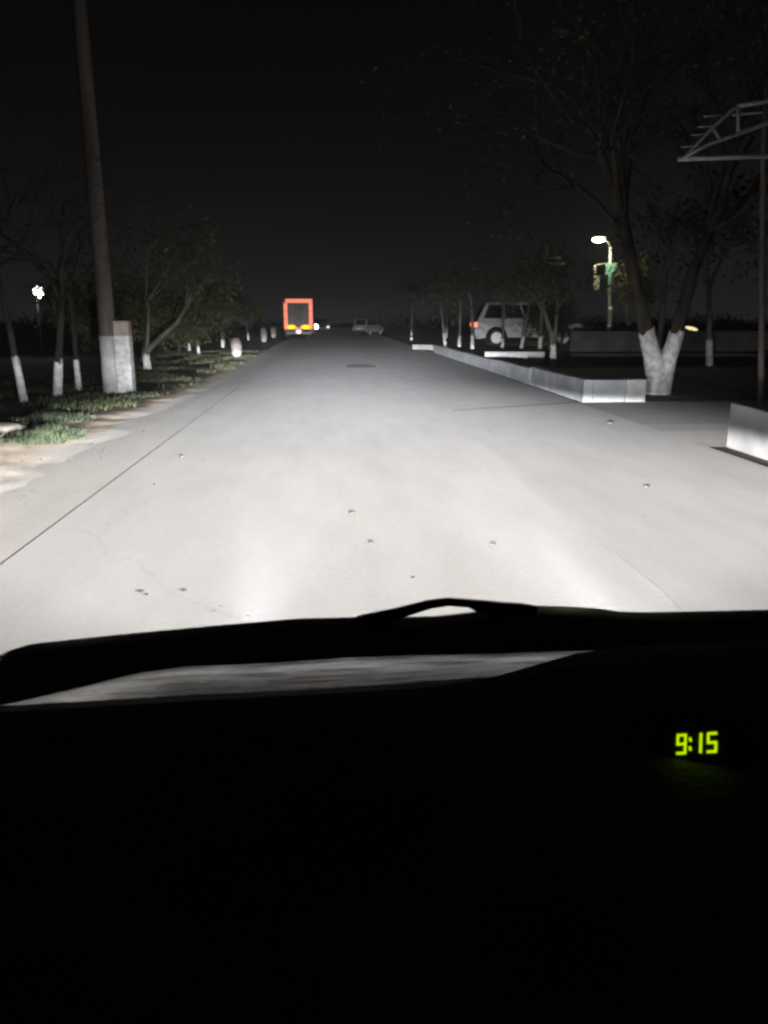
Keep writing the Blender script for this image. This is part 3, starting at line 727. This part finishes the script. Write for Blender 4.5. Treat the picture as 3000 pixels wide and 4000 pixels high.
# ================================================================= VEHICLES
def vehicle(name, label, cat, loc, rz, paint, L, W, ht, wr, group=None, tail=None, head=None, cabin=(-.48,.2,-.40,.06), clear=.30):
    e = empty(name, loc, rz); tag(e, label, cat, group)
    belt = .58*ht; wb = .60*L; xf, xr = wb/2+.02, -wb/2
    ol = [(-L/2, clear+.15), (-L/2-.03, belt*.7), (-L/2+.04, belt), (L*.19, belt), (L/2-.22, belt-.10), (L/2-.03, belt-.2), (L/2, clear+.12), (L/2-.1, clear)]
    for c in (xf, xr):
        ar = wr*1.18
        ol += [(c+ar*math.cos(t), max(clear, wr + ar*math.sin(t))) for t in [math.pi*k/10 for k in range(11)]]
    ol += [(-L/2+.1, clear)]
    bm = bmesh.new()
    a = [bm.verts.new((x, -W/2, z)) for x, z in ol]; f = bm.faces.new(a)
    r_ = bmesh.ops.extrude_face_region(bm, geom=[f])
    for v in r_['geom']:
        if isinstance(v, bmesh.types.BMVert): v.co.y = W/2
    for v in bm.verts:
        if v.co.z > belt-.02: v.co.y *= .955
        if v.co.z < clear+.02: v.co.y *= .97
    bmesh.ops.triangulate(bm, faces=[q for q in bm.faces if len(q.verts) > 4])
    body = bmobj('body', bm, paint, e, bevel=.03)
    x0, x1, x2, x3 = [q*L for q in cabin]
    wb_, wt_ = W/2*.94, W/2*.80
    zb, zt = belt-.01, ht
    cv = [(x0,-wb_,zb),(x1,-wb_,zb),(x1,wb_,zb),(x0,wb_,zb),(x2,-wt_,zt),(x3,-wt_,zt),(x3,wt_,zt),(x2,wt_,zt)]
    bm = bmesh.new(); vs = [bm.verts.new(p) for p in cv]
    for q in ((4,5,6,7),(0,1,5,4),(1,2,6,5),(2,3,7,6),(3,0,4,7)): bm.faces.new([vs[i] for i in q])
    cab = bmobj('cabin', bm, paint, e, bevel=.04)
    def pane(nm, q, u0, u1, v0, v1):
        A, B, D_, E_ = [Vector(cv[i]) for i in q]   # A-B bottom, E-D top
        def pt(u, v): return A.lerp(B, u).lerp(E_.lerp(D_, u), v)
        nrm = (B-A).cross(E_-A).normalized()
        ps = [pt(u0,v0),pt(u1,v0),pt(u1,v1),pt(u0,v1)]
        V = [p_+nrm*.012 for p_ in ps] + [p_-nrm*.02 for p_ in ps]
        meshobj(nm, V, [(0,1,2,3),(7,6,5,4),(0,4,5,1),(1,5,6,2),(2,6,7,3),(3,7,4,0)], M_GLASS, cab)
    for q in ((0,1,5,4),(2,3,7,6)):
        pane('side_window', q, .07,.34,.16,.88); pane('side_window', q, .37,.64,.16,.88); pane('side_window', q, .67,.93,.16,.88)
    pane('windscreen', (1,2,6,5), .08,.92,.1,.92); pane('rear_window', (3,0,4,7), .1,.9,.15,.88)
    for c in (xf, xr):
        for s in (-1, 1):
            bm = cyl_bm((c, s*(W/2-.11), wr), wr, .20, 'Y', 24)
            wh = bmobj('wheel', bm, M_TYRE, e, smooth=False, bevel=.03)
            bmobj('rim', cyl_bm((c, s*(W/2-.02), wr), wr*.62, .05, 'Y', 18), M_RIM, wh, bevel=.01)
    for s in (-1, 1):
        box('tail_lamp', (-L/2-.04,-L/2+.10, s*(W/2-.10)-.11, s*(W/2-.10)+.11, belt-.22, belt-.04), tail or M_TAILOFF, e, .02)
        if head: sphere('headlight', (L/2-.02, s*(W/2-.22), belt-.22), .09,.30 if s < 0 else .18,.30 if s < 0 else .13, head[0] if s > 0 else head[1], e, 12)  # lit lamps drawn oversized; their glare is put into the shape
        else: sphere('headlight', (L/2-.06, s*(W/2-.22), belt-.24), .07,.15,.09, M_GLASS, e, 10)
    box('bumper', (-L/2-.09,-L/2+.02,-W/2+.02,W/2-.02,clear,clear+.17), M_BLACK, e, .03)
    box('bumper', (L/2-.03,L/2+.07,-W/2+.02,W/2-.02,clear-.02,clear+.15), M_BLACK, e, .03)
    box('number_plate', (-L/2-.055,-L/2-.035,-.24,.24,clear+.24,clear+.35), M_PORC, e, .004)
    for s in (-1, 1): box('mirror', (L*.14,L*.14+.10, s*(W/2+.08)-.07, s*(W/2+.08)+.07, belt+.02, belt+.15), paint, e, .02)
    return e
suv = vehicle('parked_suv', 'white SUV with lit tail lamp parked behind the planter on the right', 'car', (7.85,31.4,.39), R(-5), M_WHITECAR, 4.3, 1.72, 1.70, .36, tail=M_TAIL)
for s in (-1, 1):
    tube('roof_rail', [(-1.5,s*.60,1.72),(-.6,s*.60,1.76),(.1,s*.60,1.73)], [.02,.02,.02], M_DSTEEL, suv, 6)
vehicle('white_car', 'far white car standing across the road near its vanishing end', 'car', (3.35,71.5,0), R(58), M_WHITECAR, 3.2, 1.46, 1.40, .28)
vehicle('oncoming_car', 'dark oncoming car with glaring headlights beside the truck', 'car', (-.95,82,0), R(-90), M_DARKCAR, 4.2, 1.72, 1.45, .30, head=(M_HEADDIM, M_HEADLIT))

# truck seen from behind
TX, TY = -2.70, 66.0
tr = empty('truck', (TX, TY, 0)); tag(tr, 'box truck seen from behind with an outline of red reflective tape painted to glow on the left lane', 'truck')
hw = 1.20; z0, z1 = .56, 3.06
box('cargo_box', (-hw,hw,.03,6.5,z0,z1), M_TRUCKBOX, tr, .06)
M_DOOR = M_TRUCKBOX
for s in (-1, 1):
    dr = box('door', (min(s*.012,s*.86),max(s*.012,s*.86),-.03,.028,z0+.30,z1-.38), M_DOOR, tr, .01)
    tube('lock_bar', [(s*.20,-.05,z0+.34),(s*.20,-.05,z1-.42)], [.018,.018], M_DSTEEL, dr, 6)
    sd = box('reflective_tape', (min(s*.885,s*1.185),max(s*.885,s*1.185),-.045,.027,z0+.20,z1-.36), M_TRUCKRED, tr, .02)  # side run of reflective tape with its painted glow
    for k in range(1, 3):
        zz = z0+.2+(z1-z0-.56)*k/3
        box('strip_joint', (min(s*.88,s*1.19),max(s*.88,s*1.19),-.05,.02,zz-.015,zz+.015), M_BLACK, sd, .003)
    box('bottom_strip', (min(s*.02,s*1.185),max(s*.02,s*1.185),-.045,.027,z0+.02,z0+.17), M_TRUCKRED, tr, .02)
    sphere('amber_lamp', (s*.60,-.07,z0+.22), .40,.07,.17, M_YELLOW, tr, 14)
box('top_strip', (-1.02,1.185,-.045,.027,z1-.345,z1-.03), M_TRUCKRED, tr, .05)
box('bumper', (-1.0,1.05,-.04,.12,.20,.42), M_DSTEEL, tr, .02)
sphere('plate_lamp', (0,-.08,.40), .24,.06,.16, M_WHITELAMP, tr, 12)
box('chassis', (-.45,.45,.05,8.4,.42,.62), M_BLACK, tr, .02)
for yy in (.95, 2.1, 7.4):
    for s in (-1, 1):
        bm = cyl_bm((s*(hw-.22), yy, .48), .48, .34, 'X', 22); wh = bmobj('wheel', bm, M_TYRE, tr, bevel=.04)
        bmobj('rim', cyl_bm((s*(hw-.04), yy, .48), .26, .05, 'X', 16), M_RIM, wh)
    if yy < 3:
        for s in (-1, 1): box('mudflap', (min(s*.75,s*1.15),max(s*.75,s*1.15),yy-.60,yy-.58,.16,.55), M_BLACK, tr, 0)
cabm = box('cab', (-1.15,1.15,6.65,8.5,.62,2.6), M_DARKCAR, tr, .10)

# ================================================================= LAMPS, POSTS, GANTRY
def lamp_light(loc, power, col, parent, r=.10):
    ld = bpy.data.lights.new('lamp_glow', 'POINT'); ld.energy = power; ld.color = col; ld.shadow_soft_size = r
    o = bpy.data.objects.new('lamp_glow', ld); link(o, parent); o.location = loc; return o
# left lamp
ll = empty('street_lamp', (-10.74,30,.0)); tag(ll, 'lit round street lamp on a dim post beyond the left trees', 'street lamp', 'lit street lamps')
tube('post', [(0,0,-.05),(0,0,1.5),(0,0,2.6)], [.04,.035,.03], M_BLACK, ll, 8)
tube('arm', [(0,0,2.58),(.06,-.05,2.68),(.13,-.1,2.60)], [.02,.018,.015], M_BLACK, ll, 6)
sphere('lamp_globe', (.13,-.1,2.44), .19,.19,.17, M_LAMPW, ll, 14)
sphere('lamp_bulb', (.15,-.1,2.27), .08,.08,.08, M_LAMPW, ll, 10)
lamp_light((.14,-.5,2.2), 40, (.95,1,.85), ll, .2)
# right lamp post with boxes
lr = empty('lamp_post', (12.15,34,.35)); tag(lr, 'lamp post on the right with lit head, teal sign and small boxes', 'street lamp', 'lit street lamps')
tube('post', [(0.05,0,-.05),(0,0,1.5),(-.10,0,3.2),(-.15,0,4.1)], [.085,.075,.065,.055], M_STEEL, lr, 10)
tube('arm', [(-.15,0,4.05),(-.28,-.05,4.28),(-.50,-.1,4.42)], [.03,.026,.022], M_DSTEEL, lr, 6)
bm = bmesh.new(); bmesh.ops.create_uvsphere(bm, u_segments=16, v_segments=8, radius=1)
for v in bm.verts: v.co = Vector((v.co.x*.33, v.co.y*.20, v.co.z*.10 if v.co.z > 0 else v.co.z*.03))
bmesh.ops.translate(bm, verts=bm.verts, vec=(-.72,-.12,4.47)); hd = bmobj('lamp_head', bm, M_DSTEEL, lr, smooth=True)
sphere('lens', (-.74,-.13,4.385), .27,.17,.115, M_LAMPY, hd, 14)
bm = bmesh.new()
pl = [(-.33,3.42),(.14,3.44),(.16,3.24),(-.04,3.02),(-.06,2.55),(-.17,2.55),(-.20,2.98),(-.33,2.95)]
a = [bm.verts.new((x, -.10, z)) for x, z in pl]; f = bm.faces.new(a); r_ = bmesh.ops.extrude_face_region(bm, geom=[f])
for v in r_['geom']:
    if isinstance(v, bmesh.types.BMVert): v.co.y += .05
bmobj('teal_sign', bm, M_TEAL, lr, bevel=.01)
box('meter_box', (-.86,-.58,-.16,-.04,2.33,2.92), M_CREAM, lr, .02)
box('small_box', (-.87,-.76,-.14,-.04,3.0,3.34), M_CREAM, lr, .02)
tube('hanger', [(-.15,0,3.46),(-.5,-.06,3.40),(-.80,-.08,3.36)], [.018,.018,.018], M_STEEL, lr, 6)
tube('hanger', [(-.80,-.08,3.36),(-.80,-.08,2.9),(-.72,-.08,2.3)], [.014,.014,.014], M_STEEL, lr, 6)
for zz in (1.52, .78):
    sphere('insulator', (.01,-.10,zz), .10,.08,.11, M_PORC, lr, 12)
box('junction_box', (-.06,.08,-.15,-.085,.86,1.36), M_STEEL, lr, .01)
lamp_light((-.70,-.55,4.10), 170, (1,.95,.62), lr, .15)
tree('creeper_tree', 'small leafy tree lit yellow green by the lamp on the right', (12.75,33.2,.35), [([(0,0,-.05),(-.05,0,1.0),(-.18,0,1.9)], [.05,.045,.04], .95, 5), ([(.0,0,.6),(.15,0,1.4),(.25,0,2.1)], [.04,.035,.03], .8, 4)], 0, dict(SPEC, leaf_n=4, leaf_spread=.08), M_LEAF, .06, 95, 'roadside trees', M_BARKP)
# second pole with two crossarms, left of the lamp post
up = empty('crossarm_pole', (9.75,36,.35)); tag(up, 'thin dark pole with two steel crossarms left of the lit lamp post', 'utility pole')
tube('shaft', [(0,0,-.05),(0,0,2),(0,0,4.3)], [.07,.06,.045], M_POLE, up, 8)
tube('crossarm', [(-.75,-.08,3.78),(.75,-.08,3.80)], [.035,.035], M_DSTEEL, up, 6); tube('crossarm', [(-.62,-.08,3.52),(.85,-.08,3.53)], [.035,.035], M_DSTEEL, up, 6)
# steel bracket gantry at the upper right
ga = empty('steel_gantry', (7.08,13.2,0)); tag(ga, 'pale steel bracket frame on a thin post at the upper right', 'gantry')
tube('post', [(.50,0,-.05),(.27,0,2.0),(.03,0,4.1),(-.05,0,5.2)], [.055,.05,.045,.04], M_POLE, ga, 8)
tube('lower_arm', [(-1.42,-.05,4.0),(.05,-.05,4.06),(1.2,-.05,4.08)], [.038,.034,.034], M_STEEL, ga, 8)
tube('diagonal', [(-1.34,-.09,4.02),(-.95,-.09,4.22),(.15,-.09,4.60),(1.0,-.09,4.86)], [.026,.03,.036,.036], M_STEEL, ga, 8)
tube('outer_diagonal', [(-1.30,-.02,4.03),(-.98,-.02,4.38),(-.62,-.02,4.72),(-.50,-.02,4.80)], [.026,.03,.034,.034], M_STEEL, ga, 8)
tube('upper_arm', [(-.52,-.03,4.80),(.1,-.03,4.90),(1.0,-.03,4.94)], [.036,.036,.036], M_STEEL, ga, 8)
tube('upper_brace', [(-.55,.02,4.68),(.05,.02,4.74),(1.0,.02,4.78)], [.018,.018,.018], M_STEEL, ga, 6)
tube('strut', [(-.88,-.05,4.46),(-.74,-.06,4.29)], [.022,.022], M_STEEL, ga, 6)
tube('strut', [(-.50,-.05,4.78),(-.46,-.06,4.40)], [.028,.028], M_STEEL, ga, 6)
for x, z, l in ((-1.12,4.20,.26), (-.98,4.38,.24), (-.86,4.50,.26), (-.74,4.66,.30)):
    tube('rung', [(x-l,.0,z-.01),(x+.04,-.02,z+.01)], [.010,.014], M_STEEL, ga, 6)
# low distant light on the right
dl = empty('yard_lamp', (23.4,50,.0)); tag(dl, 'faint low warm light far off behind the forked tree', 'lamp', 'lit street lamps')
box('base', (-.12,.12,-.1,.1,-.05,.75), M_DSTEEL, dl, .02)
bm = bmesh.new(); bmesh.ops.create_uvsphere(bm, u_segments=14, v_segments=8, radius=1)
for v in bm.verts: v.co = Vector((v.co.x*.42, v.co.y*.2, v.co.z*.11 - v.co.x*.09 + .84))
bmobj('lens', bm, mat('lamp_lens_dim', (.8,.8,.7), rough=.3, emit=(1,.85,.45), estr=1.1), dl, smooth=True)

# dark shrub hiding the SUV's front half
sh = dict(SPEC, levels=2, kids=[5,5], leaf_n=16, leaf_spread=.09, droop=[.05,.0,-.05], angle=(20,60))
tree('dark_shrub', 'dark leafy shrub standing before the front half of the SUV', (8.0,28.6,.36), [([(0,0,-.05),(.02,0,.2),(.0,0,.4)], [.05,.045,.04], .85, 8), ([(.5,.1,-.05),(.52,.1,.2),(.55,.1,.4)], [.05,.045,.04], .8, 7)], 0, sh, M_LEAF3, .05, 81, 'roadside trees', M_BARK, 'shrub')

rg = random.Random(120); cs = []
for i in range(140):   # low scrub added to break the hard edge of dark ground against sky
    cx = rg.uniform(-95, 95); cy = rg.uniform(105, 150); hh = rg.uniform(.8, 2.6); wx = rg.uniform(1.2, 3.5)
    if abs(cx-1.2) < 4: continue
    for k in range(90): cs.append(Vector((cx+rg.gauss(0,.5)*wx, cy+rg.gauss(0,.6), -.05+abs(rg.gauss(.35,.35))*hh)))
tag(leaf_mesh(rg, cs, .28, M_LEAF2, None, 'added_scrub'), 'low dark scrub added along the far horizon to break its hard line', 'scrub', kind='stuff')
copy_tree_obj(r2, (6.35,28.9,.38), 2.2, .85, 'twiggy thin tree before the rear door of the SUV')

# night air: thin even haze that fades the far end of the road
hz = bpy.data.materials.new('night_haze'); hz.use_nodes = True
N, L = nodes(hz); N.remove(N['Principled BSDF'])
pv = N.new('ShaderNodeVolumePrincipled'); pv.inputs['Color'].default_value = (.92,.93,.96,1); pv.inputs['Density'].default_value = HAZE
L.new(pv.outputs[0], N['Material Output'].inputs['Volume'])
tag(bmobj('haze', box_bm(-160,160,-25,270,-1.1,13), hz), kind='stuff')
